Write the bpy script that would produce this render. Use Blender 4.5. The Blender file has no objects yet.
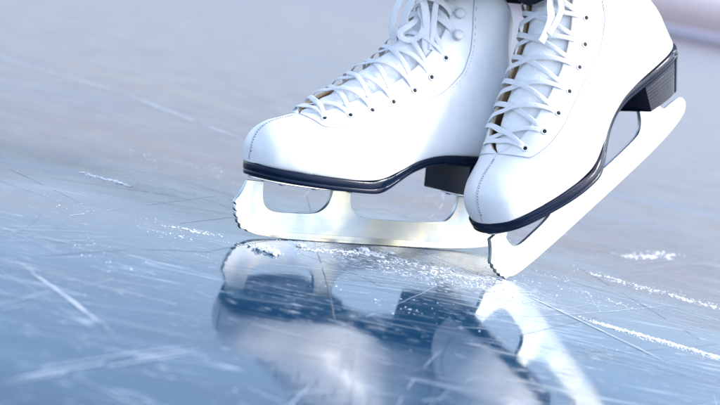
import bpy, bmesh, math, random
from mathutils import Vector, Matrix, noise
random.seed(7)
sc = bpy.context.scene
C = sc.collection
MM = .001
def lerp_tab(tab,x):
    if x<=tab[0][0]: return tab[0][1]
    for (a,b),(c,d) in zip(tab,tab[1:]):
        if x<=c: 
            return b+(d-b)*(x-a)/(c-a)
    return tab[-1][1]
# half width of the sole along x (mm)
HW=[(0,0),(.4,5),(1.5,9),(4,14.5),(8,20),(15,25.5),(25,30.5),(40,35.5),(60,40),(80,42),(100,41),(120,35.5),(140,30.5),(165,27.5),(190,29),(215,31),(238,30),(250,25),(257,17),(260.5,9),(262,0)]
ZB=[(0,48),(15,46.5),(40,45.5),(60,45),(92,45),(100,46),(110,50),(120,55.5),(130,61),(140,65.5),(150,69),(162,71.5),(175,73),(262,74)]
ZT=[(0,58),(15,56.5),(40,55),(60,54.5),(88,54.5),(98,57),(110,60.5),(120,65),(130,69.5),(140,73.5),(150,76.7),(162,79.2),(175,81),(262,83)]
# rings of the upper: Bx,Bz,Tx,Tz,W,b(bottom width fraction),vm,p
R=[(0,58,-.8,66,.0,.6,.45,2),
(.4,58,-.6,72,8,.7,.42,2),
(1.5,58,1,78,13,.75,.4,2),
(4,57.5,4,83.5,18.5,.8,.38,2),
(8,57,10,89,23.5,.85,.36,2),
(15,56.5,18,93,28,.88,.34,2),
(25,56,28,96,32.5,.9,.32,2),
(40,55,41,101,36.5,.92,.3,2),
(58,54.5,53,107,40.5,.93,.3,2),
(78,54.5,66,116,42.5,.95,.3,2),
(98,57,79,126,42,.96,.3,2),
(120,65,92,136.5,38,.96,.34,2),
(142,74,106,147.5,36,.9,.38,2.1),
(165,79.5,118,158,34.5,.86,.42,2.2),
(188,81.5,128,168.5,34,.86,.44,2.3),
(212,82.3,136,178.5,34.5,.87,.45,2.3),
(236,82.8,142,187.5,35,.84,.46,2.3),
(250,83.3,146,194.5,35,.68,.46,2.3),
(257,85.5,149,199,35,.42,.46,2.3),
(260,92,150.5,206,35,.2,.46,2.3),
(259.5,104,152,213,35,.06,.46,2.2),
(253,120,153,220,35,0,.47,2.2),
(244,140,154,228,35.5,0,.48,2.2),
(236,162,154.5,237,37,0,.49,2.1),
(232,188,155,248,39,0,.5,2.1),
(233,215,155,260,41,0,.5,2),
(240,240,155,272,43,0,.5,2),
(246,265,155,284,45,0,.5,2)]
def ring(u):
    n=len(R)-1;u=max(0,min(n,u));i=min(int(u),n-1);t=u-i
    a=R[max(i-1,0)];b=R[i];c=R[i+1];d=R[min(i+2,n)]
    o=[]
    for k in range(8):
        o.append(.5*(2*b[k]+(c[k]-a[k])*t+(2*a[k]-5*b[k]+4*c[k]-d[k])*t*t+(3*b[k]-a[k]-3*c[k]+d[k])*t**3))
    return o
def S(u,v,side,off=0.0):
    bx,bz,tx,tz,w,b,vm,p=ring(u)
    b=max(0,min(1,b))
    if v<vm:
        q=(vm-v)/vm; s=b+(1-b)*math.sqrt(max(0,1-q*q))
    else:
        q=(v-vm)/(1-vm); s=math.sqrt(max(0,1-q**p))
    return (bx+(tx-bx)*v, side*w*s, bz+(tz-bz)*v)
POSE={'L':Matrix(((0.799045,-0.598353,-0.059172,-0.086145),(0.601272,0.795166,0.078635,1.180877),(0.000000,-0.098412,0.995146,0.000000),(0,0,0,1))),
'R':Matrix(((0.534520,-0.670913,-0.513968,0.128853),(0.645086,0.716773,-0.264765,1.229623),(0.546033,-0.190031,0.815927,-0.004649),(0,0,0,1)))}
CAM={'lens':77.9346,'m':Matrix(((0.980008,-0.198959,-0.000000,0.000000),(0.031405,0.154689,-0.987464,0.000000),(0.196465,0.967722,0.157845,0.233338),(0,0,0,1)))}

# ------------------------------------------------------------------ helpers
def tag(o, label=None, cat=None, group=None, kind=None):
    if label: o['label'] = label
    if cat: o['category'] = cat
    if group: o['group'] = group
    if kind: o['kind'] = kind
    return o

def obj(name, bm, mats, parent=None, smooth=True):
    me = bpy.data.meshes.new(name)
    if smooth:
        for f in bm.faces: f.smooth = True
    bm.to_mesh(me); bm.free()
    if not isinstance(mats, (list, tuple)): mats = [mats]
    for m in mats: me.materials.append(m)
    o = bpy.data.objects.new(name, me); C.objects.link(o)
    if parent: o.parent = parent
    return o

def mat(name, col=(.5, .5, .5), rough=.5, metal=0, spec=.5, coat=0, coat_r=.1, sss=0):
    m = bpy.data.materials.new(name); m.use_nodes = True
    b = m.node_tree.nodes['Principled BSDF']
    b.inputs['Base Color'].default_value = (*col, 1)
    b.inputs['Roughness'].default_value = rough
    b.inputs['Metallic'].default_value = metal
    b.inputs['Specular IOR Level'].default_value = spec
    b.inputs['Coat Weight'].default_value = coat
    b.inputs['Coat Roughness'].default_value = coat_r
    b.inputs['Subsurface Weight'].default_value = sss
    b.inputs['Subsurface Scale'].default_value = .004
    return m, m.node_tree, b

class N:
    """small node helper"""
    def __init__(s, nt): s.nt = nt
    def n(s, t, **k):
        x = s.nt.nodes.new(t)
        for a, v in k.items(): setattr(x, a, v)
        return x
    def l(s, a, b): s.nt.links.new(a, b)
    def inp(s, sock, v):
        if isinstance(v, bpy.types.NodeSocket): s.l(v, sock)
        else: sock.default_value = v
    def m(s, op, a, b=0., c=0., clamp=False):
        x = s.n('ShaderNodeMath', operation=op, use_clamp=clamp)
        for i, v in enumerate((a, b, c)): s.inp(x.inputs[i], v)
        return x.outputs[0]
    def noise(s, vec, scale, detail=4, rough=.55, dist=0, lac=2.):
        x = s.n('ShaderNodeTexNoise'); x.inputs['Scale'].default_value = scale
        x.inputs['Detail'].default_value = detail; x.inputs['Roughness'].default_value = rough
        x.inputs['Distortion'].default_value = dist; x.inputs['Lacunarity'].default_value = lac
        s.l(vec, x.inputs['Vector']); return x.outputs['Fac']
    def mapr(s, v, a, b, c=0., d=1., smooth=True):
        x = s.n('ShaderNodeMapRange'); x.clamp = True
        if smooth: x.interpolation_type = 'SMOOTHSTEP'
        for i, q in zip(('Value', 'From Min', 'From Max', 'To Min', 'To Max'), (v, a, b, c, d)): s.inp(x.inputs[i], q)
        return x.outputs[0]
    def mapping(s, vec, rot=0., scale=(1, 1, 1), loc=(0, 0, 0)):
        x = s.n('ShaderNodeMapping'); x.inputs['Rotation'].default_value = (0, 0, rot)
        x.inputs['Scale'].default_value = scale; x.inputs['Location'].default_value = loc
        s.l(vec, x.inputs['Vector']); return x.outputs[0]
    def mix(s, f, a, b):
        x = s.n('ShaderNodeMix', data_type='RGBA')
        s.inp(x.inputs[0], f)
        for i, v in ((6, a), (7, b)):
            if isinstance(v, tuple): v = (*v, 1) if len(v) == 3 else v
            s.inp(x.inputs[i], v)
        return x.outputs[2]
    def bump(s, h, dist, strength=1., normal=None):
        x = s.n('ShaderNodeBump'); x.inputs['Distance'].default_value = dist
        x.inputs['Strength'].default_value = strength; s.l(h, x.inputs['Height'])
        if normal: s.l(normal, x.inputs['Normal'])
        return x.outputs[0]
    def obj(s): return s.n('ShaderNodeTexCoord').outputs['Object']

# ------------------------------------------------------------------ materials
def make_leather():
    m, nt, b = mat('white_leather', (.86, .87, .89), .33, coat=.15, coat_r=.25)
    q = N(nt); v = q.obj()
    grain = q.noise(v, 900, 3, .6)
    big = q.noise(v, 28, 4, .5, .4)
    crease = q.noise(q.mapping(v, .3, (60, 12, 40)), 1, 3, .5, .5)
    n1 = q.bump(grain, .00012, .35)
    n2 = q.bump(big, .0016, .35, n1)
    fine_c = q.m('ABSOLUTE', q.m('SUBTRACT', q.noise(q.mapping(v, .4, (70, 50, 110)), 1, 3, .5, .8), .5))
    n3 = q.bump(crease, .0008, .3, n2)
    q.l(n3, b.inputs['Normal'])
    sc_ = q.mapr(q.noise(v, 45, 6, .7), .56, .72)
    q.l(q.mix(q.m('MULTIPLY', sc_, .3), (.86, .87, .89), (.66, .69, .75)), b.inputs['Base Color'])
    q.l(q.m('ADD', q.m('MULTIPLY', q.noise(v, 70, 4), .2), .24), b.inputs['Roughness'])
    return m
LEATHER = make_leather()

def make_cloth(name, col, scale=1.0, rough=.85):
    m, nt, b = mat(name, col, rough, spec=.2)
    q = N(nt); v = q.obj()
    w = q.n('ShaderNodeTexVoronoi'); w.inputs['Scale'].default_value = 1100 * scale; q.l(v, w.inputs['Vector'])
    q.l(q.bump(w.outputs['Distance'], .0003, .7, q.bump(q.noise(v, 120, 4), .0008, .5)), b.inputs['Normal'])
    t = q.noise(v, 90, 4)
    q.l(q.mix(t, tuple(c * .86 for c in col), tuple(min(1, c * 1.12) for c in col)), b.inputs['Base Color'])
    return m
LACE = make_cloth('lace_cotton', (.80, .81, .85))
TONGUE = make_cloth('tongue_felt', (.86, .87, .90), .6, .7)
LINING = make_cloth('tan_lining', (.66, .52, .36), .7)
TROUSER = make_cloth('dark_trouser_cloth', (.012, .016, .026), .6)
THREAD, _, _ = mat('thread_hole', (.16, .14, .17), .8)
SEAMM, _, _ = mat('seam_thread', (.50, .51, .57), .8)
HOLE, _, _ = mat('eyelet_hole', (.006, .007, .01), .7)
EYE, _, _ = mat('eyelet_enamel', (.72, .73, .76), .25, coat=.4)
SILVER, _, _ = mat('polished_steel_fittings', (.80, .82, .86), .2, metal=1)

def make_sole():
    m, nt, b = mat('black_lacquered_sole', (.003, .011, .034), .2, spec=.22, coat=.0, coat_r=.05)
    q = N(nt); v = q.obj()
    q.l(q.bump(q.noise(v, 60, 5, .6), .0006, .3, q.bump(q.noise(v, 700, 2), .0001, .3)), b.inputs['Normal'])
    q.l(q.mapr(q.noise(v, 130, 5, .7), .35, .75, .12, .28), b.inputs['Roughness'])
    sc_ = q.mapr(q.noise(q.mapping(v, .1, (40, 200, 600)), 1, 4, .7), .66, .8)
    q.l(q.mix(q.m('MULTIPLY', sc_, .4), (.003, .011, .034), (.06, .09, .14)), b.inputs['Base Color'])
    return m
SOLE = make_sole()

def make_steel():
    m, nt, b = mat('brushed_blade_steel', (.78, .79, .80), .3, metal=1)
    q = N(nt); v = q.obj()
    brush = q.noise(q.mapping(v, 0, (14, 14, 900)), 1, 3, .6)
    sm = q.noise(v, 30, 4, .55, .4)
    sp = q.n('ShaderNodeSeparateXYZ'); q.l(v, sp.inputs[0])
    band = q.mapr(sp.outputs[2], .0052, .0058, 1, 0)
    q.l(q.m('SUBTRACT', q.mapr(sm, .3, .7, .30, .40), q.m('MULTIPLY', band, .14)), b.inputs['Roughness'])
    col = q.mix(q.mapr(sm, .35, .7), (.45, .47, .45), (.30, .38, .48))  # soft blue reflections painted into the steel colour as noise patches
    scr = q.mapr(q.noise(q.mapping(v, .15, (30, 30, 1600)), 1, 2, .5), .66, .74)
    col = q.mix(q.m('MULTIPLY', scr, .35), col, (.25, .30, .36))
    edge = q.mapr(q.m('ABSOLUTE', q.m('SUBTRACT', sp.outputs[2], .0056)), .0, .0004, .45, 0)
    q.l(q.mix(edge, col, (.2, .25, .32)), b.inputs['Base Color'])
    q.l(q.bump(brush, .0001, .5), b.inputs['Normal'])
    return m
STEEL = make_steel()

def make_snow():
    m, nt, b = mat('crushed_ice_snow', (.90, .94, .98), .8)
    q = N(nt); v = q.obj()
    q.l(q.bump(q.noise(v, 900, 4, .7), .0008, .8), b.inputs['Normal'])
    return m
SNOW = make_snow()

# ------------------------------------------------------------------ the upper as a surface
def P3(u, v, side, off=0.):
    p = Vector(S(u, v, side))
    if off:
        p = p + nrm(u, v, side) * off
    return p
def nrm(u, v, side):
    e = .02
    v = min(max(v, .02), .985)
    a = Vector(S(u + e, v, side)) - Vector(S(u - e, v, side))
    b = Vector(S(u, v + .01, side)) - Vector(S(u, v - .01, side))
    n = a.cross(b)
    if n.length < 1e-9: return Vector((0, 0, 1))
    n.normalize()
    # away from the ring's middle
    c = Vector(S(u, .5, side)); c.y = 0
    if n.dot(Vector(S(u, v, side)) - c) < 0: n = -n
    return n

THROAT = [(0, 0), (6.85, 0), (6.95, 3), (7.15, 7), (7.5, 11), (8, 15), (8.7, 19), (9.5, 21.5), (10.5, 23.5), (12, 25), (14, 24), (16, 22), (18, 20), (20, 19), (23, 19), (27, 21)]
def v_for_y(u, y):
    """v on the upper half of ring u where the half width is y"""
    if y <= 0: return 1.
    lo = max(.5, ring(u)[6] + .02); hi = 1.
    for _ in range(30):
        md = (lo + hi) / 2
        if abs(S(u, md, 1)[1]) > y: lo = md
        else: hi = md
    return (lo + hi) / 2

NR = len(R) - 1
def sst(a, b, x):
    x = min(1, max(0, (x - a) / (b - a))); return x * x * (3 - 2 * x)
def disp(u, v, side, medial):
    '''bulge, ankle folds and flared facings'''
    p = Vector(S(u, v, side)); n = nrm(u, v, side)
    p.y += bulge(u, v, side, medial)
    fold = math.exp(-((u - 13.8) / 3.2) ** 2) * sst(.95, .6, v) * sst(.1, .4, v)
    f = -1.5 * abs(noise.noise(Vector((u * .75 + v * 2.6, v * 1.6, side * 3.1 + medial)))) * fold
    f += -1.1 * fold * math.exp(-(((u - 12.4 - 2.6 * (v - .5)) % 1.35 - .6) / .16) ** 2) * (.5 + .5 * noise.noise(Vector((u * .6, v * 4, 2))))
    f += .5 * noise.noise(Vector((u * .5, v * 3, side * 5.0))) * sst(4, 7, u)
    ve = v_for_y(u, lerp_tab(THROAT, u))
    if ve < .999:
        fl = sst(ve - .16, ve, v) * min(1, (u - 6.9) / 1.2)
        f += fl * (3.0 if side > 0 else .5)
    return p + n * f
def upper_bm(medial):
    bm = bmesh.new()
    us = []
    u = 0
    while u <= 24.001:
        us.append(u); u += .125
    K = 44
    for side in (-1, 1):
        prev = None
        for u in us:
            ve = v_for_y(u, lerp_tab(THROAT, u))
            row = []
            for k in range(K + 1):
                t = (1 - math.cos(math.pi * k / K)) / 2
                t = .5 * t + .5 * k / K if u > 6.8 else t
                p = disp(u, t * ve, side, medial)
                row.append(bm.verts.new(p * MM))
            if prev:
                for k in range(K):
                    q = (prev[k], prev[k + 1], row[k + 1], row[k])
                    try: bm.faces.new(q if side < 0 else q[::-1])
                    except ValueError: pass
            prev = row
    bmesh.ops.remove_doubles(bm, verts=bm.verts, dist=2e-5)
    bmesh.ops.dissolve_degenerate(bm, edges=bm.edges, dist=1e-6)
    bmesh.ops.recalc_face_normals(bm, faces=bm.faces)
    # outward?
    return bm
def bulge(u, v, side, medial):
    # the inner side of the arch is slimmer, the outer ball fuller
    a = math.exp(-((u - 12.5) / 2.2) ** 2) * (1 - v) * 2.5
    return -side * a if side == medial else side * a * .3

def solidify(o, t, rim=0, off=-1):
    md = o.modifiers.new('thick', 'SOLIDIFY'); md.thickness = t; md.offset = off
    md.use_even_offset = False
    md.material_offset = rim; md.material_offset_rim = rim
    return md
def bake(o):
    dg = bpy.context.evaluated_depsgraph_get()
    me = bpy.data.meshes.new_from_object(o.evaluated_get(dg))
    nm = o.data.name
    o.modifiers.clear(); o.data = me

def tube_bm(bm, pts, r, seg=8, cap=True):
    rings = []
    n = len(pts)
    for i, p in enumerate(pts):
        t = (pts[min(i + 1, n - 1)] - pts[max(i - 1, 0)]).normalized()
        a = t.orthogonal().normalized() if i == 0 else (a - t * a.dot(t)).normalized()
        b = t.cross(a)
        rr = r[i] if isinstance(r, (list, tuple)) else r
        rings.append([bm.verts.new(p + (a * math.cos(2 * math.pi * k / seg) + b * math.sin(2 * math.pi * k / seg)) * rr) for k in range(seg)])
    for A, B in zip(rings, rings[1:]):
        for k in range(seg): bm.faces.new((A[k], A[(k + 1) % seg], B[(k + 1) % seg], B[k]))
    if cap: bm.faces.new(rings[0][::-1]); bm.faces.new(rings[-1])

def ribbon_bm(bm, pts, nrms, w, th=.85):
    """flat woven lace with slightly rounded section; all in mm"""
    rings = []; n = len(pts)
    sec = [(-1, 0), (-.9, .8), (-.5, 1), (0, 1.12), (.5, 1), (.9, .8), (1, 0), (.9, -.8), (0, -1), (-.9, -.8)]
    for i, p in enumerate(pts):
        t = (pts[min(i + 1, n - 1)] - pts[max(i - 1, 0)]).normalized()
        nn = nrms[i]; nn = (nn - t * nn.dot(t)).normalized(); b = t.cross(nn)
        ww = w[i] if isinstance(w, (list, tuple)) else w
        rings.append([bm.verts.new((p + b * (x * ww / 2) + nn * (y * th / 2)) * MM) for x, y in sec])
    m = len(sec)
    for A, B in zip(rings, rings[1:]):
        for k in range(m): bm.faces.new((A[k], A[(k + 1) % m], B[(k + 1) % m], B[k]))
    bm.faces.new(rings[0][::-1]); bm.faces.new(rings[-1])

def smooth_path(pts, n):
    """Catmull-Rom through Vectors"""
    out = []
    m = len(pts) - 1
    for j in range(n + 1):
        x = j / n * m; i = min(int(x), m - 1); t = x - i
        a, b, c, d = pts[max(i - 1, 0)], pts[i], pts[i + 1], pts[min(i + 2, m)]
        out.append(.5 * ((2 * b) + (c - a) * t + (2 * a - 5 * b + 4 * c - d) * t * t + (3 * b - a - 3 * c + d) * t ** 3))
    return out

EYES = [(7.65, .885), (8.95, .81), (10.15, .75), (11.35, .70), (12.55, .69), (13.75, .72), (15.2, .785)]
HOOKS = [(17.4, .84), (19.7, .87), (21.8, .88)]
SEAM = [(6.75, 1.), (6.9, .95), (7.1, .88), (7.4, .79), (8, .74), (8.7, .70), (10.3, .64), (11.5, .60), (12.5, .58), (13.8, .57), (15.3, .64), (17, .72), (20, .77), (24, .78)]

def over(ua, va, sa, ub, vb, sb, lift, n=28, sink=True):
    """a path over the instep from one eyelet to another, following the full surface"""
    pts = []; nn = []
    for i in range(n + 1):
        t = i / n
        u = ua + (ub - ua) * t
        # signed 'angle': -1..1 across with 0 at ridge
        a = sa * (1 - va); b = sb * (1 - vb)
        s = a + (b - a) * t
        ang = 1 - abs(s) / (max(1e-6, (1 - va) * (1 - t) + (1 - vb) * t))
        v = 1 - abs(s)
        side = -1 if s < 0 else 1
        # use y as parameter for even spacing
        ya = Vector(S(ua, va, sa)).y; yb = Vector(S(ub, vb, sb)).y
        y = ya + (yb - ya) * t
        side = -1 if y < 0 else 1
        v = v_for_y(u, max(abs(y), .01))
        p = Vector(S(u, v, side)); N_ = nrm(u, v, side)
        if abs(y) < 6: N_ = (nrm(u, v_for_y(u, 6), -1) * (6 - y) + nrm(u, v_for_y(u, 6), 1) * (6 + y)).normalized()
        e = min(t, 1 - t)
        l = lift * min(1, e / .18) + .9
        if u > 7: l += 3.0 * sst(6, 17, y) * min(1, (u - 6.9) / 1.2)
        if sink: l -= 3.2 * max(0, 1 - e / .055)
        pts.append(p + N_ * l); nn.append(N_)
    return pts, nn

def profile_curve(outline, thick, bevel=.25):
    cu = bpy.data.curves.new('tmp', 'CURVE'); cu.dimensions = '2D'; cu.fill_mode = 'BOTH'
    sp = cu.splines.new('POLY'); sp.points.add(len(outline) - 1)
    for i, (x, z) in enumerate(outline): sp.points[i].co = (x * MM, z * MM, 0, 1)
    sp.use_cyclic_u = True
    cu.extrude = (thick / 2 - bevel) * MM; cu.bevel_depth = bevel * MM; cu.bevel_resolution = 1; cu.offset = -bevel * MM
    o = bpy.data.objects.new('tmp', cu); C.objects.link(o)
    bpy.context.view_layer.update()
    me = bpy.data.meshes.new_from_object(o.evaluated_get(bpy.context.evaluated_depsgraph_get()))
    bpy.data.objects.remove(o)
    me.transform(Matrix.Rotation(math.pi / 2, 4, 'X'))
    return me

def rounded(pts, r, k=5, only=None):
    """round the corners of a polygon"""
    out = []; n = len(pts)
    for i, p in enumerate(pts):
        rr = r if only is None else only.get(i, 0)
        p = Vector(p); a = Vector(pts[i - 1]); b = Vector(pts[(i + 1) % n])
        if rr <= 0: out.append(tuple(p)); continue
        da = (a - p); db = (b - p)
        ra = min(rr, da.length * .48); rb = min(rr, db.length * .48)
        A = p + da.normalized() * ra; B = p + db.normalized() * rb
        for j in range(k + 1):
            t = j / k
            out.append(tuple(A * (1 - t) ** 2 + p * 2 * t * (1 - t) + B * t * t))
    return out

# blade silhouette (mm): teeth at the toe, three stanchions, tail
TEETH = [(-1, 43), (-3, 37), (-6.0, 31.5), (-8.9, 28.2), (-9.2, 26.2), (-7.6, 24.6), (-8.6, 22.6), (-8.3, 20.9), (-6.5, 19.4), (-7.2, 17.2), (-6.7, 15.6), (-4.7, 14.4), (-4.9, 12.0), (-4.0, 10.6), (-2.0, 9.8), (-1.7, 7.6), (-.4, 6.2), (4, 5.6), (6, 4.2)]
EDGE = [(12, 2.6), (22, 1.5), (35, .8), (50, .3), (80, 0), (130, 0), (180, .3), (215, 1.3), (240, 3.2), (256, 5.6)]
TAIL = [(265, 8.2), (270.5, 12.5), (272, 18), (268.5, 22.8), (262, 24.4), (252, 25), (243, 25.6), (238.5, 30), (238, 46)]
INNER2 = [(211.5, 46), (211, 39), (208.5, 31.5), (203, 25.3), (194, 22.6), (170, 21.6), (140, 21.4), (118, 21.8), (107.5, 24.4), (101, 30), (98.8, 38), (100, 44.2)]
INNER1 = [(81, 44.2), (80.3, 38), (77.5, 30), (71, 24.3), (62, 22), (46, 21.3), (30, 21.2), (21.5, 23.2), (17, 28), (15, 36), (14.5, 44.2), (-.8, 44.2)]

def resample(pts, n, closed=False):
    v = [Vector((a, b, 0)) for a, b in pts]
    return [(p.x, p.y) for p in smooth_path(v, n)]
def blade_mesh():
    out = TEETH + resample(EDGE, 30) + resample(TAIL[:8], 24) + TAIL[8:] + INNER2[:1] + resample(INNER2[1:], 44) + resample(INNER1[:-1], 44) + INNER1[-1:]
    return profile_curve(out, 3.9, .3)
BLADE = None

def hw(x): return lerp_tab(HW, x)
def sole_outline(n=150):
    xs = []
    for i in range(n + 1):
        t = i / n
        xs.append(262 * (1 - math.cos(math.pi * t)) / 2)
    return xs
def cy(x, medial):
    # centre line bends: toe leans towards the inner side, waist too
    return medial * (2.2 * math.exp(-((x - 5) / 45) ** 2) - 1.8 * math.exp(-((x - 75) / 40) ** 2) + 0.0)
def hws(x):
    # smooth interpolation of half width
    i = 0
    while i < len(HW) - 2 and HW[i + 1][0] < x: i += 1
    if x < 8:   # round toe
        return math.sqrt(max(0, 29 ** 2 - (29 - min(x, 29)) ** 2)) * (20 / math.sqrt(29 ** 2 - 21 ** 2))
    if x > 244:
        q = (x - 244) / 18
        return 29 * math.sqrt(max(0, 1 - q * q))
    a, b, c, d = HW[max(i - 1, 0)], HW[i], HW[i + 1], HW[min(i + 2, len(HW) - 1)]
    t = (x - b[0]) / (c[0] - b[0])
    m0 = (c[1] - a[1]) / (c[0] - a[0]); m1 = (d[1] - b[1]) / (d[0] - b[0]); h = c[0] - b[0]
    return (2 * t ** 3 - 3 * t * t + 1) * b[1] + (t ** 3 - 2 * t * t + t) * h * m0 + (-2 * t ** 3 + 3 * t * t) * c[1] + (t ** 3 - t * t) * h * m1

def slab_bm(xs, halfw, zlo, zhi, prof, medial, cyf=cy):
    """solid between zlo(x) and zhi(x) bounded by the outline; prof = [(outset mm, fraction)]"""
    bm = bmesh.new()
    n = len(xs)
    def out_n(i, sd):
        a = Vector((xs[max(i - 1, 0)], sd * halfw(xs[max(i - 1, 0)]))); b = Vector((xs[min(i + 1, n - 1)], sd * halfw(xs[min(i + 1, n - 1)])))
        t = (b - a)
        if t.length < 1e-6: return Vector((0, sd))
        t.normalize(); q = Vector((-t.y, t.x)) * sd
        return q
    rows = {}
    for sd in (-1, 1):
        for i, x in enumerate(xs):
            w = halfw(x)
            nn = out_n(i, sd)
            if i == 0: nn = Vector((-1, 0))
            if i == n - 1: nn = Vector((1, 0))
            for k, (o, f) in enumerate(prof):
                z = zlo(x) + (zhi(x) - zlo(x)) * f
                px = x + nn.x * o; py = sd * w + nn.y * o
                if w < .01: py = 0
                elif py * sd < 0: py = 0
                rows[(sd, i, k)] = bm.verts.new(Vector((px, py + cyf(x, medial), z)) * MM)
    K = len(prof)
    for sd in (-1, 1):
        for i in range(n - 1):
            for k in range(K - 1):
                bm.faces.new((rows[(sd, i, k)], rows[(sd, i + 1, k)], rows[(sd, i + 1, k + 1)], rows[(sd, i, k + 1)]))
    for k in (0, K - 1):
        for i in range(n - 1):
            bm.faces.new((rows[(-1, i, k)], rows[(-1, i + 1, k)], rows[(1, i + 1, k)], rows[(1, i, k)]))
    bmesh.ops.remove_doubles(bm, verts=bm.verts, dist=1e-5)
    bmesh.ops.recalc_face_normals(bm, faces=bm.faces)
    return bm

def auto_smooth(o, ang=40):
    for p in o.data.polygons: p.use_smooth = True
    bm = bmesh.new(); bm.from_mesh(o.data)
    for e in bm.edges:
        if len(e.link_faces) == 2 and e.calc_face_angle(0) > math.radians(ang): e.smooth = False
    bm.to_mesh(o.data); bm.free()

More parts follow.
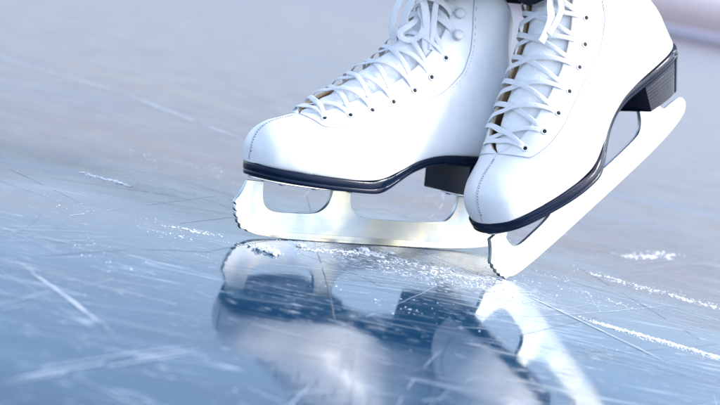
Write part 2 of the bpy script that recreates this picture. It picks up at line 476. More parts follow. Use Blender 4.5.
# ------------------------------------------------------------------ the skate
def make_skate(medial, label, near):
    global BLADE
    t = bpy.data.objects.new('ice_skate', None); C.objects.link(t)
    tag(t, label, 'ice skate', 'white figure skates standing on the ice')
    t.empty_display_size = .02
    # ---- boot
    bm = upper_bm(medial)
    bo = obj('boot', bm, [LEATHER, LINING], t)
    # outward check
    ctr = Vector((.12, 0, .09)); far = max(bo.data.polygons, key=lambda f: abs(f.center.y))
    if far.normal.y * far.center.y < 0:
        b2 = bmesh.new(); b2.from_mesh(bo.data); bmesh.ops.reverse_faces(b2, faces=b2.faces); b2.to_mesh(bo.data); b2.free()
    solidify(bo, .0026, 1)
    bake(bo)
    # ---- tongue: padded, lies under the facings, shows in the throat
    bm = bmesh.new()
    rows = []
    for j in range(121):
        u = 6.9 + (25.5 - 6.9) * j / 120
        t_ = lerp_tab(THROAT, u)
        row = []
        ylo = -(t_ + 7); yhi = t_ * .66 + (0 if u > 8 else -1)
        for k in range(25):
            y = ylo + (yhi - ylo) * k / 24
            v = v_for_y(u, max(.01, abs(y))); sd = -1 if y < 0 else 1
            q = -3.8 + 2.3 * math.exp(-((y) / 14) ** 2)
            q += .7 * math.sin(u * 5.2 + .5 * math.sin(y * .3)) * math.exp(-((y + 2) / 16) ** 2)
            q += noise.noise(Vector((u * 1.3, y * .12, 4 + medial))) * .9
            if k == 24: q -= 1.4
            row.append(bm.verts.new((P3(u, v, sd, q)) * MM))
        rows.append(row)
    for A, B in zip(rows, rows[1:]):
        for k in range(24): bm.faces.new((A[k], A[k + 1], B[k + 1], B[k]))
    bmesh.ops.recalc_face_normals(bm, faces=bm.faces)
    to = obj('tongue', bm, TONGUE, t)
    solidify(to, .0022, 0, 0); bake(to)
    # ---- lining glimpsed behind the tongue
    bm = bmesh.new(); rows = []
    for j in range(100):
        u = 6.7 + (24 - 6.7) * j / 99
        t_ = lerp_tab(THROAT, u); row = []
        for k in range(15):
            y = -(t_ + 4) + (2 * t_ + 8) * k / 14
            v = v_for_y(u, max(.01, abs(y))); sd = -1 if y < 0 else 1
            row.append(bm.verts.new(P3(u, v, sd, -6.6 + .6 * noise.noise(Vector((u * 2, y * .2, 9)))) * MM))
        rows.append(row)
    for A, B in zip(rows, rows[1:]):
        for k in range(14): bm.faces.new((A[k], A[k + 1], B[k + 1], B[k]))
    obj('lining', bm, LINING, t)
    # ---- stitched seams
    for sd in (-1, 1):
        bm = bmesh.new()
        SP = smooth_path([Vector((a_, b_, 0)) for a_, b_ in SEAM], 160)
        for dv in (0, .022):
            pts = []
            for j in range(161):
                u, v = SP[j].x, SP[j].y
                v = min(.999, v - dv)
                p = disp(u, v, sd, medial) + nrm(u, v, sd) * .12
                pts.append(p * MM)
            if dv == 0: tube_bm(bm, pts, .00042, 6)
            else:
                for j in range(4, 158, 2): tube_bm(bm, [pts[j], pts[j].lerp(pts[j + 1], .75)], .00022, 5)
        obj('seam', bm, SEAMM, t)
    # toe centre seam: a crease line and a row of little awl holes beside it
    bm = bmesh.new(); bm2 = bmesh.new()
    cp = []
    for j in range(91):
        u = .1 + 6.3 * j / 90
        cp.append(P3(u, .9995, -1, .05))
    cp = [cp[0] + Vector((-.2, 0, -6))] + cp
    cen = [Vector((p.x, 0, p.z)) for p in cp]
    tube_bm(bm, [p * MM for p in cen], .00028, 6)
    obj('toe_seam', bm, SEAMM, t)
    L_ = 0; last = None; targets = 0
    for j in range(1, len(cen)):
        seg = (cen[j] - cen[j - 1]); L_ += seg.length
        if L_ > 2.15 * (targets + 1) and targets < 34:
            targets += 1
            for sd in (-1,):
                c = cen[j] + Vector((0, sd * 1.5, 0)); d = seg.normalized() * .42
                up = seg.cross(Vector((0, 1, 0))).normalized()
                if up.dot(Vector((-.5, 0, 1))) < 0: up = -up
                tube_bm(bm2, [(c - d + up * .02) * MM, (c + d + up * .02) * MM], .00036, 6)
    obj('stitching', bm2, THREAD, t)
    # ---- eyelets and hooks
    for sd in (-1, 1):
        for (u, v) in EYES:
            if u < 8: v = max(v, .9) - .015
            p = disp(u, v, sd, medial); n = nrm(u, v, sd)
            M_ = Matrix.Translation(p * MM) @ n.to_track_quat('Z', 'Y').to_matrix().to_4x4()
            bm = bmesh.new()
            seg = 20; prof = [(1.55, .05), (1.7, .45), (2.1, .62), (2.6, .5), (2.95, .1), (2.95, -.3), (1.55, -.5)]
            rr = [[bm.verts.new(M_ @ Vector((r * math.cos(2 * math.pi * k / seg), r * math.sin(2 * math.pi * k / seg), z)) .__mul__(MM) if False else M_ @ (Vector((r * math.cos(2 * math.pi * k / seg), r * math.sin(2 * math.pi * k / seg), z)) * MM)) for k in range(seg)] for r, z in prof]
            for a in range(len(rr)):
                A = rr[a]; B = rr[(a + 1) % len(rr)]
                for k in range(seg): bm.faces.new((A[k], A[(k + 1) % seg], B[(k + 1) % seg], B[k]))
            c = [bm.verts.new(M_ @ (Vector((1.6 * math.cos(2 * math.pi * k / seg), 1.6 * math.sin(2 * math.pi * k / seg), .12)) * MM)) for k in range(seg)]
            f = bm.faces.new(c)
            bmesh.ops.recalc_face_normals(bm, faces=bm.faces)
            f.material_index = 1
            obj('eyelet', bm, [EYE, HOLE], t)
        for (u, v) in HOOKS:
            p = disp(u, v, sd, medial); n = nrm(u, v, sd)
            M_ = Matrix.Translation(p * MM) @ n.to_track_quat('Z', 'Y').to_matrix().to_4x4()
            bm = bmesh.new(); seg = 22
            prof = [(0, 0), (4.6, 0), (4.6, .6), (2.0, .9), (1.6, 1.6), (1.6, 2.8), (3.4, 3.2), (4.3, 3.7), (4.1, 4.2), (2.6, 4.6), (0, 4.75)]
            rr = [[bm.verts.new(M_ @ (Vector((r * math.cos(2 * math.pi * k / seg), r * math.sin(2 * math.pi * k / seg), z)) * MM)) for k in range(seg)] for r, z in prof[1:-1]]
            for A, B in zip(rr, rr[1:]):
                for k in range(seg): bm.faces.new((A[k], A[(k + 1) % seg], B[(k + 1) % seg], B[k]))
            bm.faces.new(rr[0][::-1]); bm.faces.new(rr[-1])
            obj('lace_hook', bm, EYE, t)
    # ---- laces
    bm = bmesh.new()
    def strand(a, b, sa, lift):
        (ua, va), (ub, vb) = a, b
        if ua < 8: va = .885
        if ub < 8: vb = .885
        pts, nn = over(ua, va, sa, ub, vb, -sa, lift)
        w = [3.6 + 1.1 * math.sin(math.pi * i / (len(pts) - 1)) + .4 * noise.noise(Vector((i * .2, ua, sa))) for i in range(len(pts))]
        for i in range(len(pts)):
            e = math.sin(math.pi * i / (len(pts) - 1))
            pts[i] = pts[i] + Vector((noise.noise(Vector((i * .09, ua * 3, sa + medial))) * 2.4 * e, 0, noise.noise(Vector((i * .11, ua * 5, sa))) * .7 * e))
            tw = noise.noise(Vector((i * .07, ua * 2.3 + medial, sa * 2))) * .3 * e
            tt = (pts[min(i + 1, len(pts) - 1)] - pts[max(0, i - 1)]).normalized()
            nn[i] = Matrix.Rotation(tw, 3, tt) @ nn[i]
        ribbon_bm(bm, pts, nn, w)
    strand(EYES[0], (EYES[0][0], EYES[0][1]), -1, .8)
    seq = EYES
    for i in range(len(seq) - 1):
        strand(seq[i], seq[i + 1], -1, 0.4 if i % 2 else 1.3)
        strand(seq[i], seq[i + 1], 1, 1.4 if i % 2 else .5)
    # up round the hooks
    hk = [EYES[-1]] + HOOKS
    for i in range(len(hk) - 1):
        for sd in (-1, 1):
            (ua, va), (ub, vb) = hk[i], hk[i + 1]
            pts, nn = over(ua, va, sd, ub, vb - .0, -sd, 2.4 if sd > 0 else 1.4, sink=(i == 0))
            ribbon_bm(bm, pts, nn, 4.8)
    obj('lace', bm, LACE, t)
    # ---- the bow: loops and a hanging end in front of the instep
    bm = bmesh.new()
    def bow(ctrl, w, face, n=40):
        pts = smooth_path([Vector(c) for c in ctrl], n)
        nn = [(Vector(face) + Vector((.25 * math.sin(i * .23), .3 * math.sin(i * .17 + 1), 0))).normalized() for i in range(n + 1)]
        ribbon_bm(bm, pts, nn, w)
    for ctrl, w, face in (BOW_NEAR if near else BOW_FAR): bow(ctrl, w, face)
    obj('lace_bow', bm, LACE, t)
    # ---- sole
    xs = sole_outline()
    z0 = lambda x: spl(ZB, x); z1 = lambda x: spl(ZT, x)
    prof = [(-2.2, 0), (-.6, .03), (.3, .14), (.45, .34), (.05, .385), (.1, .41), (.7, .46), (1.0, .62), (1.15, .80), (1.05, .90), (.6, .98), (-2.5, 1.0)]
    so = obj('sole', slab_bm(xs, lambda x: (hws(x) + .6) if .02 < x < 261.98 else 0, z0, z1, prof, medial), SOLE, t)
    auto_smooth(so, 50)
    # ---- heel (stacked, glossy)
    hx0, hx1 = 196., 261.
    ht = lambda x: spl(ZB, x) + .2
    def hb(x): return 49.5 - 4.0 * (x - hx0) / (hx1 - hx0)
    xs2 = [hx0 + (hx1 - hx0) * math.sin(math.pi / 2 * i / 70) for i in range(71)]
    pr = [(-.8, 0), (0, .03)]
    for k in range(1, 9):
        f = k / 9
        pr += [(-.05 + .1 * f, f - .018), (-.13, f), (-.05 + .1 * f, f + .018)]
    pr += [(.1, .98), (-.6, 1.)]
    bm = bmesh.new(); n = len(xs2)
    K = len(pr); V = {}
    for sd in (-1, 1):
        for i, x in enumerate(xs2):
            for k, (o, f) in enumerate(pr):
                taper = (1 - f)
                xx = x - taper * 15 * ((x - hx0) / (hx1 - hx0)) ** 1.0 + o * (1 if i == n - 1 else 0)
                w = hws(min(x, 261.99)) * (1 - .06 * taper) + (o if i < n - 1 else 0)
                if i == n - 1: w = 0
                z = hb(xx) + (ht(x) - hb(xx)) * f
                V[(sd, i, k)] = bm.verts.new(Vector((xx, sd * max(0, w), z)) * MM)
    for sd in (-1, 1):
        for i in range(n - 1):
            for k in range(K - 1): bm.faces.new((V[(sd, i, k)], V[(sd, i + 1, k)], V[(sd, i + 1, k + 1)], V[(sd, i, k + 1)]))
    for k in (0, K - 1):
        for i in range(n - 1): bm.faces.new((V[(-1, i, k)], V[(-1, i + 1, k)], V[(1, i + 1, k)], V[(1, i, k)]))
    # concave breast
    for k in range(K - 1):
        prev = None
        for c in range(13):
            y = -1 + 2 * c / 12
            if c in (0, 12): a, b = V[(int(y), 0, k)], V[(int(y), 0, k + 1)]
            else:
                A = V[(1, 0, k)].co; B = V[(1, 0, k + 1)].co; d = 3.5 * MM * (1 - y * y)
                a = bm.verts.new((hx0 * MM + d, A.y * y, A.z)); b = bm.verts.new((hx0 * MM + d, B.y * y, B.z))
            if prev: bm.faces.new((prev[0], a, b, prev[1]))
            prev = (a, b)
    bmesh.ops.remove_doubles(bm, verts=bm.verts, dist=1e-6)
    bmesh.ops.recalc_face_normals(bm, faces=bm.faces)
    he = obj('heel', bm, SOLE, t); auto_smooth(he, 30)
    # ---- blade with plates
    if BLADE is None: BLADE = blade_mesh(); BLADE.materials.append(STEEL)
    bl = bpy.data.objects.new('blade', BLADE); C.objects.link(bl); bl.parent = t
    auto_smooth(bl, 35)
    def plate(x0, x1, wf, zf, name):
        xx = [x0 + (x1 - x0) * (1 - math.cos(math.pi * i / 40)) / 2 for i in range(41)]
        def w(x):
            q = (x - x0) / (x1 - x0); return max(0.0, wf(q)) * min(1, math.sqrt(max(0, 1 - (2 * q - 1) ** 8)) + 0)
        return obj(name, slab_bm(xx, w, lambda x: zf(x) - 1.7, lambda x: zf(x) - .05, [(-.5, 0), (0, .25), (0, .8), (-.4, 1)], medial, lambda x, m: 0), SILVER, bl)
    p1 = plate(2, 112, lambda q: 10 + 12 * math.sin(math.pi * min(1, q * 1.15)) ** .7 if q < .87 else 12, lambda x: spl(ZB, x), 'sole_plate')
    auto_smooth(p1, 40)
    p2 = plate(200, 243, lambda q: 15 + 4 * math.sin(math.pi * q), lambda x: hb(x), 'heel_plate')
    auto_smooth(p2, 40)
    for (sx, sy, zf) in [(24, -13, 0), (24, 13, 0), (52, -17, 0), (52, 17, 0), (88, -14, 0), (88, 14, 0), (212, -13, 1), (212, 13, 1), (234, 12, 1), (234, -12, 1)]:
        z = (spl(ZB, sx) if not zf else hb(sx)) - 1.7
        bm = bmesh.new(); seg = 16
        rr = [[bm.verts.new(Vector((sx + r * math.cos(2 * math.pi * k / seg), sy + r * math.sin(2 * math.pi * k / seg), z + dz)) * MM) for k in range(seg)] for r, dz in ((2.9, .2), (2.9, -.3), (2.2, -1.0), (1.2, -1.25))]
        for A, B in zip(rr, rr[1:]):
            for k in range(seg): bm.faces.new((A[k], A[(k + 1) % seg], B[(k + 1) % seg], B[k]))
        bm.faces.new(rr[0][::-1]); bm.faces.new(rr[-1])
        obj('screw', bm, SILVER, bl)
    # solder fillets between blade and plate
    return t

def spl(tab, x):
    i = 0
    while i < len(tab) - 2 and tab[i + 1][0] < x: i += 1
    a, b, c, d = tab[max(i - 1, 0)], tab[i], tab[i + 1], tab[min(i + 2, len(tab) - 1)]
    h = c[0] - b[0]; t = min(1, max(0, (x - b[0]) / h))
    m0 = (c[1] - a[1]) / (c[0] - a[0]); m1 = (d[1] - b[1]) / (d[0] - b[0])
    return (2 * t ** 3 - 3 * t * t + 1) * b[1] + (t ** 3 - 2 * t * t + t) * h * m0 + (-2 * t ** 3 + 3 * t * t) * c[1] + (t ** 3 - t * t) * h * m1

# control points (mm, skate space) of bow loops and loose ends, (ctrl, width, facing)
BOW_FAR = [([(151.5, -4, 189.9), (139.9, -2, 204.6), (128.4, 0, 207.7), (120.2, 2, 193.4), (120.5, 4, 177.1), (127.1, 4, 163.3), (128.6, 0, 167.0), (125.4, -4, 184.7), (126.1, -8, 198.0), (129.1, -10, 206.6)], 5.5, (-0.75, -0.55, 0.35)), ([(142.5, -8, 210.1), (140.5, -8, 198.4), (136.2, -8, 188.0), (127.2, -8, 180.3), (121.6, -6, 174.6), (122.9, -8, 170.0), (130.2, -12, 169.6), (135.3, -16, 175.4), (138.2, -14, 185.4), (135.5, -10, 194.5), (142.4, -10, 202.0)], 5, (-0.6, -0.7, 0.3)), ([(131.0, -12, 210.2), (137.1, -14, 196.6), (139.7, -17, 180.9), (139.0, -20, 166.4), (142.2, -24, 154.1), (138.3, -27, 145.8)], 7, (-0.45, -0.85, 0.25)), ([(146.3, -18, 214.3), (144.6, -18, 201.1), (144.1, -19, 188.1), (143.8, -21, 175.2), (142.3, -23, 163.8)], 5, (-0.4, -0.9, 0.1)), ([(130.0, -9, 200.2), (132.6, -14, 204.0), (139.6, -18, 205.2), (151.1, -20, 202.1), (159.2, -22, 195.2)], 5, (-0.4, -0.85, 0.3))]
BOW_NEAR = [([(138.4, -20, 197.5), (126.9, -22, 185.6), (120.8, -24, 176.3), (112.1, -24, 170.1), (103.5, -22, 164.0)], 7, (-0.2, -0.95, 0.1)), ([(138.5, -24, 197.2), (134.9, -26, 184.9), (131.3, -27, 177.9), (122.6, -26, 171.7), (111.8, -25, 166.7)], 5.5, (-0.2, -0.95, 0.1))]

def lowest(M_):
    return min((M_ @ v.co).z for v in BLADE.vertices)
far = make_skate(-1, 'white figure skate flat on the ice, standing behind the tilted one', False)
far.matrix_world = POSE['L']
bpy.context.view_layer.update()
far.location.z -= lowest(far.matrix_world) + .0002
near = make_skate(1, 'white figure skate tipped up on its toe pick, in front with its heel raised', True)
near.matrix_world = POSE['R']
bpy.context.view_layer.update()
near.location.z -= lowest(near.matrix_world) + .0004
bpy.context.view_layer.update()

# ------------------------------------------------------------------ trousers of the wearer
def trousers():
    bm = bmesh.new()
    tops = {'far': Vector((.16, 1.42, 0)), 'near': Vector((.30, 1.34, 0))}
    for nm, T, dx in (('far', far, 0), ('near', near, 0)):
        M_ = T.matrix_world
        a = M_ @ (Vector((196, 0, 216 if nm == 'near' else 227)) * MM)
        ax = (M_.to_3x3() @ Vector((.05, 0, 1))).normalized()
        hip = Vector((.25, 1.45, .95)) + (Vector((-.07, .06, 0)) if nm == 'far' else Vector((.07, -.04, 0)))
        knee = a + (ax * .30); knee = knee.lerp(a.lerp(hip, .45), .5)
        cl = smooth_path([a - ax * .012, a + ax * .05, knee, knee.lerp(hip, .55), hip], 40)
        rad = [.066 + .012 * (i / 40) ** 2 + .0 for i in range(41)]
        seg = 40; rings = []
        side = Vector((1, 0, 0))
        for i, p in enumerate(cl):
            t = (cl[min(i + 1, 40)] - cl[max(i - 1, 0)]).normalized()
            A = (M_.to_3x3() @ Vector((1, 0, 0))); A = (A - t * A.dot(t)).normalized(); B = t.cross(A)
            row = []
            for k in range(seg):
                an = 2 * math.pi * k / seg
                r = rad[i] * (1 + .05 * noise.noise(Vector((math.cos(an) * 2, math.sin(an) * 2, i * .18 + (5 if nm == 'far' else 0)))))
                q = p + A * math.cos(an) * r * 1.02 + B * math.sin(an) * r * .86
                row.append(bm.verts.new(q))
            rings.append(row)
        for X, Y in zip(rings, rings[1:]):
            for k in range(seg): bm.faces.new((X[k], X[(k + 1) % seg], Y[(k + 1) % seg], Y[k]))
    # pelvis bridging both legs
    c = Vector((.25, 1.46, .98))
    r = bmesh.ops.create_uvsphere(bm, u_segments=32, v_segments=16, radius=1)
    for v in r['verts']: v.co = c + Vector((v.co.x * .17, v.co.y * .13, v.co.z * .12))
    bmesh.ops.recalc_face_normals(bm, faces=bm.faces)
    o = obj('trousers', bm, TROUSER)
    tag(o, 'dark trousers of the skater, hems just over the two white boots', 'trousers')
    solidify(o, .002); bake(o)
trousers()

# ------------------------------------------------------------------ ice
def make_ice():
    m, nt, b = mat('rink_ice', (.2, .3, .4), .1, spec=.5)
    b.inputs['IOR'].default_value = 1.42
    q = N(nt); P = q.n('ShaderNodeNewGeometry').outputs['Position']
    def fam(rot, sc_, stretch, lo, seed, wob=.0):
        v = q.mapping(P, rot, (sc_ / stretch, sc_, 1), (seed, seed * .37, seed))
        n_ = q.noise(v, 1, 2, .5, wob)
        line = q.mapr(q.m('ABSOLUTE', q.m('SUBTRACT', n_, .5)), 0, lo, 1, 0)
        gate = q.mapr(q.noise(q.mapping(P, rot, (6, 14, 1), (seed * 2, 3, 1)), 1, 3), .48, .6)
        return q.m('MULTIPLY', line, gate)
    fine = q.m('MAXIMUM', fam(.95, 40, 14, .012, 3.1, .2), fam(-.75, 46, 15, .012, 7.7, .2))
    sep = q.n('ShaderNodeSeparateXYZ'); q.l(P, sep.inputs[0]); X, Y = sep.outputs[0], sep.outputs[1]
    # the strip skated clear and wet in front of the blades; beyond it the ice is worn matt and frosted
    edge_n = q.m('MULTIPLY', q.m('SUBTRACT', q.noise(q.mapping(P, -.35, (5, 9, 1)), 1, 6, .62), .5), .55)
    yy = q.m('SUBTRACT', q.m('ADD', Y, edge_n), q.m('MULTIPLY', q.m('ABSOLUTE', q.m('SUBTRACT', X, .03)), -.6))
    worn = q.mapr(yy, 1.05, 1.6)
    grain = q.noise(P, 60, 6, .7)
    # powder: specks and short dashes
    patch = q.noise(P, 9, 5, .6, .5)
    sp1 = q.mapr(q.noise(P, 190, 4, .62), .68, .73)
    sp2 = q.mapr(q.noise(P, 560, 3, .6), .66, .73)
    specks = q.m('MULTIPLY', q.m('MAXIMUM', sp1, q.m('MULTIPLY', sp2, .7)), q.mapr(patch, .48, .66))
    dash = q.mapr(q.noise(q.mapping(P, -.25, (70, 210, 1)), 1, 5, .68), .56, .68)
    dash = q.m('MULTIPLY', dash, q.mapr(q.noise(P, 22, 3), .40, .62))
    nbn = q.n('ShaderNodeVectorMath', operation='DISTANCE'); q.l(q.mapping(P, 0, (1, 1.7, 1)), nbn.inputs[0]); nbn.inputs[1].default_value = (.06, 2.03, 0)
    nb = q.mapr(nbn.outputs['Value'], .03, .16, 1, 0)
    sp3 = q.m('MULTIPLY', q.mapr(q.noise(q.mapping(P, .5, (150, 420, 1)), 1, 5, .7), .50, .64), nb)
    frost = q.m('MAXIMUM', specks, sp3, clamp=True)
    frost = q.m('MAXIMUM', frost, q.m('MULTIPLY', fine, .3), clamp=True)
    frost = q.m('MAXIMUM', frost, q.m('MULTIPLY', dash, .40), clamp=True)
    cloud = q.noise(q.mapping(P, -.3, (3, 7, 1)), 1, 6, .62, .4)
    clear = q.mix(q.mapr(cloud, .3, .7), (.003, .028, .070), (.010, .065, .130))
    matt = q.mix(q.mapr(cloud, .35, .7), (.165, .112, .098), (.105, .085, .100))
    streak = q.mapr(q.noise(q.mapping(P, -.9, (2.2, 16, 1)), 1, 4, .55), .5, .72)
    matt = q.mix(q.m('MULTIPLY', streak, .5), matt, (.09, .14, .24))
    matt = q.mix(q.mapr(grain, .35, .75, 0, .5), matt, (.05, .055, .075))
    base = q.mix(q.m('ADD', q.m('MULTIPLY', worn, .86), q.m('MULTIPLY', q.mapr(cloud, .4, .7), .12), clamp=True), clear, matt)
    base = q.mix(frost, base, (.60, .68, .78))
    q.l(base, b.inputs['Base Color'])
    r0 = q.mapr(q.noise(P, 14, 5, .65), .3, .75, .015, .06)
    rr = q.m('ADD', q.m('ADD', r0, q.m('MULTIPLY', worn, .26)), q.m('MULTIPLY', frost, .45), clamp=True)
    q.l(rr, b.inputs['Roughness'])
    q.l(q.mapr(worn, 0, 1, .5, .33), b.inputs['Specular IOR Level'])
    micro = q.noise(P, 260, 5, .65); wav = q.noise(q.mapping(P, -.3, (28, 60, 1)), 1, 4, .6)
    n1 = q.bump(micro, .0002, .07)
    n2 = q.bump(wav, .0008, .06, n1)
    n3 = q.bump(frost, .0004, .25, n2)
    q.l(n3, b.inputs['Normal'])
    return m
ICE = make_ice()
bm = bmesh.new()
v = [bm.verts.new(c) for c in ((-60, -3, 0), (60, -3, 0), (60, 90, 0), (-60, 90, 0))]
bm.faces.new(v)
ice = obj('ice', bm, ICE); tag(ice, kind='structure')

# ------------------------------------------------------------------ cuts left by blades: thin raised burrs and dark grooves
FROSTED, fnt, fb = mat('frosted_cut', (.56, .63, .72), .6)
GROOVE, _, _ = mat('dark_groove', (.05, .08, .12), .25)
rng = random.Random(11)
bm = bmesh.new()
def cut(ax, ay, bx, by, sag, w, mi, broken=.3, z=.00012):
    L = math.hypot(bx - ax, by - ay); n = max(8, int(L / .006))
    nx, ny = -(by - ay) / L, (bx - ax) / L; sd = rng.uniform(0, 99); prev = None
    for i in range(n + 1):
        t = i / n; s = sag * 4 * t * (1 - t) + .0006 * noise.noise(Vector((t * L * 60, sd, 0)))
        x = ax + (bx - ax) * t + nx * s; y = ay + (by - ay) * t + ny * s
        k = (.55 + .9 * abs(noise.noise(Vector((t * L * 150, sd, 3))))) * min(1, t * 6, (1 - t) * 6 + .02)
        if noise.noise(Vector((t * L * 30, sd, 7))) < -.5 + broken: prev = None; continue
        a = bm.verts.new((x + nx * w * k / 2, y + ny * w * k / 2, z)); b_ = bm.verts.new((x - nx * w * k / 2, y - ny * w * k / 2, z))
        if prev:
            f = bm.faces.new((prev[0], prev[1], b_, a)); f.material_index = mi
        prev = (a, b_)
for i in range(300):
    # ground position spread so that the density in view is even
    y = .62 * (3.6 / .62) ** rng.random(); x = rng.uniform(-.45, .55) * (y / 1.1) + .02
    ang = rng.choice([rng.gauss(-.65, .22), rng.gauss(.95, .25), rng.gauss(.2, .2), rng.uniform(0, math.pi)])
    L = rng.uniform(.05, .34) * (.6 + y * .5)
    c, s = math.cos(ang) * L / 2, math.sin(ang) * L / 2
    dk = rng.random() < .38
    cut(x - c, y - s, x + c, y + s, rng.gauss(0, .007) * L / .2, rng.uniform(.00022, .0008) * (.7 + y * .35), 1 if dk else 0, rng.uniform(0, .45), .0001 + i * 2e-7)
# the ones the photograph shows clearly
z = .0003
for (pts, w, mi, br) in [([(-.2004, .9734), (-.1461, 1.0621), (-.0918, 1.1066)], .0010, 1, 0), ([(-.0505, 1.4421), (-.0271, 1.1989), (.0005, .9579)], .0011, 1, 0),
    ([(.1854, 1.3864), (.279, 1.1165)], .0009, 1, .1), ([(.14, 1.3), (.31, 1.2)], .0007, 1, .2), ([(-.3, 1.25), (-.05, 1.33)], .0008, 1, .1), ([(-.02, 1.09), (.12, 1.165)], .0007, 1, .2),
    ([(-.51, 2.05), (-.325, 1.94), (-.13, 1.715)], .003, 0, .1), ([(-.505, 2.04), (-.32, 1.93), (-.125, 1.70)], .002, 0, .2),
    ([(-.203, .954), (-.118, .835)], .0012, 0, .3), ([(-.201, .948), (-.116, .830)], .0010, 0, .35), ([(-.206, .958), (-.122, .842)], .0007, 0, .3),
    ([(-.15, .715), (-.07, .842)], .0014, 0, .3), ([(-.148, .712), (-.066, .838)], .0010, 0, .35), ([(-.155, .72), (-.074, .848)], .0008, 0, .35),
    ([(.186, 1.121), (.235, 1.108), (.29, 1.081)], .0010, 1, .1), ([(.13, 1.19), (.23, 1.04)], .0016, 0, .25)]:
    for (ax, ay), (bx, by) in zip(pts, pts[1:]): cut(ax, ay, bx, by, .0015, w, mi, br, z); z += .00001
# bundles of fine parallel cuts where blades have turned
for (x, y, ang, L, n_, sp_) in [(-.12, 1.35, -.5, .26, 9, .004), (.32, 1.5, .9, .3, 9, .005), (-.25, 1.0, .9, .2, 7, .004), (.2, 1.0, -.3, .2, 7, .003), (.05, 1.12, .3, .18, 8, .003), (.25, 1.22, -.45, .22, 9, .004), (-.35, 1.7, -.3, .4, 8, .006), (.38, 1.32, -.4, .25, 8, .004)]:
    for k in range(n_):
        o_ = rng.gauss(0, sp_); a2 = ang + rng.gauss(0, .05); c, s = math.cos(a2) * L / 2, math.sin(a2) * L / 2
        x2 = x - math.sin(ang) * o_ * 2 + rng.gauss(0, .02); y2 = y + math.cos(ang) * o_ * 2 + rng.gauss(0, .02)
        cut(x2 - c, y2 - s, x2 + c, y2 + s, rng.gauss(.006, .003), rng.uniform(.0002, .0005), int(rng.random() < .3), .3, z); z += .000003
tag(obj('blade_cuts', bm, [FROSTED, GROOVE], smooth=False), 'fine white and dark blade scratches crossing all over the ice', 'scratches', kind='stuff')

# ------------------------------------------------------------------ shaved snow
def lump(bm, c, r, sq=.6, seed=0., sub=2, el=1., rot=0.):
    g = bmesh.ops.create_icosphere(bm, subdivisions=sub, radius=1)
    cr, sr = math.cos(rot), math.sin(rot)
    for v_ in g['verts']:
        d = v_.co.copy()
        k = 1 + .75 * noise.noise(d * 1.5 + Vector((seed, seed * 2, 0))) + .4 * noise.noise(d * 4.5 + Vector((0, seed, seed)))
        x, y = d.x * k * r * el, d.y * k * r / math.sqrt(el)
        v_.co = Vector((c[0] + x * cr - y * sr, c[1] + x * sr + y * cr, max(-.0004, c[2] + d.z * k * r * sq)))
def flake_field(name, items, label=None, cat=None, kind='stuff'):
    bm = bmesh.new()
    for (x, y, r) in items: lump(bm, (x, y, r * .12), r, random.uniform(.25, .6), random.uniform(0, 99), 2 if r > .0011 else 1, random.uniform(1, 2.2), random.uniform(0, 3.14))
    o = obj(name, bm, SNOW, smooth=False)
    return tag(o, label, cat, kind=kind)
items = []
def spray(ax, ay, bx, by, sprd, n, r0, r1):
    # clumped along the line
    dx, dy = bx - ax, by - ay; L = math.hypot(dx, dy)
    cl = [(random.random(), random.gauss(0, sprd), random.uniform(.3, 1)) for _ in range(max(3, n // 14))]
    for _ in range(n):
        c = random.choice(cl)
        t = c[0] + random.gauss(0, .006 / L * c[2] * 1.4 + .004); s = c[1] + random.gauss(0, .0011 + sprd * .12)
        r = (r0 + (r1 - r0) * random.random() ** 3) * (.6 + .5 * c[2])
        items.append((ax + dx * t - dy / L * s, ay + dy * t + dx / L * s, r))
spray(.01, 1.218, .13, 1.200, .010, 900, .0002, .0013)
spray(-.07, 1.155, .03, 1.228, .003, 380, .0002, .0013)
spray(.03, 1.175, .14, 1.17, .014, 420, .0002, .0010)
spray(-.09, 1.14, .09, 1.29, .03, 160, .0002, .0007)
flake_field('shaved_snow', items, 'white powdery snow shaved off the ice between the two blades', 'snow')
items = []
spray(.187, 1.127, .235, 1.112, .0012, 420, .0003, .0013)
spray(.235, 1.112, .29, 1.085, .0012, 520, .0003, .0012)
spray(.187, 1.127, .29, 1.085, .005, 900, .0002, .0008)
spray(.187, 1.130, .29, 1.090, .002, 500, .0003, .0012)
flake_field('snow_ridge', items, 'long thin ridge of scraped snow on the ice at right', 'snow')
items = []
spray(.21, 1.33, .33, 1.285, .006, 700, .0003, .0010)
spray(.255, 1.455, .315, 1.53, .007, 420, .0003, .0014)
spray(.15, 1.27, .24, 1.22, .02, 160, .0002, .0009)
spray(-.235, 1.318, -.20, 1.304, .003, 130, .0003, .0014)
spray(-.13, 1.163, -.108, 1.168, .002, 70, .0003, .0011)
spray(-.26, 1.05, .3, 1.35, .14, 700, .0002, .0007)
flake_field('snow_crumbs', items, 'loose white snow crumbs scattered thinly over the rink ice', 'snow')
CH = [(-.0655, 1.1470, .0050, 1.5, 'largest snow lump, lying in front of the flat blade near its toe'),
      (-.0560, 1.1400, .0038, 1.2, 'snow lump just in front of the largest one at the toe of the flat blade'),
      (-.0387, 1.1900, .0032, 1.2, 'small snow lump touching the flat blade below its first opening'),
      (.0100, 1.2240, .0036, 1.3, 'snow lump against the bottom edge of the flat blade at its middle'),
      (.0330, 1.2350, .0026, 1.2, 'little snow lump at the flat blade, nearer the tilted skate')]
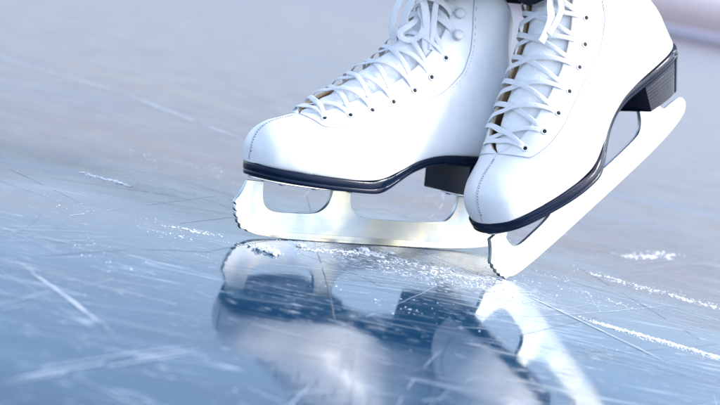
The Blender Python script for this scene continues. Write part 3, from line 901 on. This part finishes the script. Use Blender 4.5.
for i, (x, y, r, sq, lb) in enumerate(CH):
    bm = bmesh.new()
    for k in range(5): lump(bm, (x + random.gauss(0, r * .4), y + random.gauss(0, r * .25), r * .3), r * random.uniform(.45, .75), .75, random.uniform(0, 99), 3, random.uniform(1, 1.5), random.uniform(0, 3))
    for k in range(60): lump(bm, (x + random.gauss(0, r * .75), y + random.gauss(0, r * .55), random.uniform(0, r * .55)), r * random.uniform(.08, .25), .8, random.uniform(0, 99), 1)
    tag(obj('snow_chunk', bm, SNOW, smooth=False), lb, 'snow lump', 'snow lumps along the flat blade')

# ------------------------------------------------------------------ far rink edge (only a blurred strip at top right)
BOARD, bnt, bb = mat('pale_rink_board', (.82, .70, .72), .6)
BASEB, _, _ = mat('blue_kick_strip', (.42, .42, .52), .5)
def boxbm(bm, x0, x1, y0, y1, z0, z1, mi=0):
    r = bmesh.ops.create_cube(bm, size=1)
    for v_ in r['verts']: v_.co = Vector(((x0 + x1) / 2 + v_.co.x * (x1 - x0), (y0 + y1) / 2 + v_.co.y * (y1 - y0), (z0 + z1) / 2 + v_.co.z * (z1 - z0)))
    for f in {f for v_ in r['verts'] for f in v_.link_faces}: f.material_index = mi
rb = bpy.data.objects.new('rink_barrier', None); C.objects.link(rb); tag(rb, 'low pale pink barrier with blue base at the far edge of the rink', 'barrier')
rb.location = (5, 15, 0)
bm = bmesh.new(); boxbm(bm, -14, 14, 0, .12, .10, .62)
bmesh.ops.bevel(bm, geom=bm.edges[:], offset=.02, segments=2, affect='EDGES'); obj('panel', bm, BOARD, rb)
bm = bmesh.new(); boxbm(bm, -14, 14, -.02, .14, 0, .10); obj('kick_strip', bm, BASEB, rb)
bm = bmesh.new(); boxbm(bm, -14, 14, -.03, .15, .62, .68); bmesh.ops.bevel(bm, geom=bm.edges[:], offset=.015, segments=2, affect='EDGES'); obj('rail', bm, BASEB, rb)

# ------------------------------------------------------------------ light, world, camera
w = bpy.data.worlds.new('World'); sc.world = w; w.use_nodes = True
nt = w.node_tree; bg = nt.nodes['Background']
sky = nt.nodes.new('ShaderNodeTexSky'); sky.sky_type = 'NISHITA'; sky.sun_disc = False
SUN_EL, SUN_AZ = math.radians(37), math.radians(93)      # azimuth clockwise from +Y
sky.sun_elevation = SUN_EL; sky.sun_rotation = SUN_AZ
sky.air_density = 1.0; sky.dust_density = 1.8; sky.ozone_density = 3.0
hs = nt.nodes.new('ShaderNodeHueSaturation'); hs.inputs['Saturation'].default_value = .80
nt.links.new(sky.outputs[0], hs.inputs['Color'])
mx = nt.nodes.new('ShaderNodeMix'); mx.data_type = 'RGBA'; mx.blend_type = 'MULTIPLY'; mx.inputs[0].default_value = 1
nt.links.new(hs.outputs[0], mx.inputs[6]); mx.inputs[7].default_value = (1.0, .985, .96, 1)
nt.links.new(mx.outputs[2], bg.inputs[0]); bg.inputs[1].default_value = .15
sd = Vector((math.sin(SUN_AZ) * math.cos(SUN_EL), math.cos(SUN_AZ) * math.cos(SUN_EL), math.sin(SUN_EL)))
sl = bpy.data.lights.new('sun', 'SUN'); sl.energy = 1.2; sl.angle = math.radians(14); sl.color = (1, .99, .975)
so = bpy.data.objects.new('sun', sl); C.objects.link(so); so.rotation_euler = sd.to_track_quat('Z', 'Y').to_euler(); so.location = (1, -1, 3)

cam = bpy.data.cameras.new('camera'); co = bpy.data.objects.new('camera', cam); C.objects.link(co)
cam.sensor_width = 36; cam.lens = CAM['lens']; cam.clip_start = .02; cam.clip_end = 500
co.matrix_world = CAM['m']
cam.dof.use_dof = True; cam.dof.focus_distance = 1.215; cam.dof.aperture_fstop = 7.0; cam.dof.aperture_blades = 9
sc.camera = co
sc.view_settings.view_transform = 'Standard'; sc.view_settings.look = 'None'
sc.view_settings.exposure = 1.6; sc.view_settings.gamma = 1
sc.render.engine = 'CYCLES'
sc.render.resolution_x = 1024; sc.render.resolution_y = 576
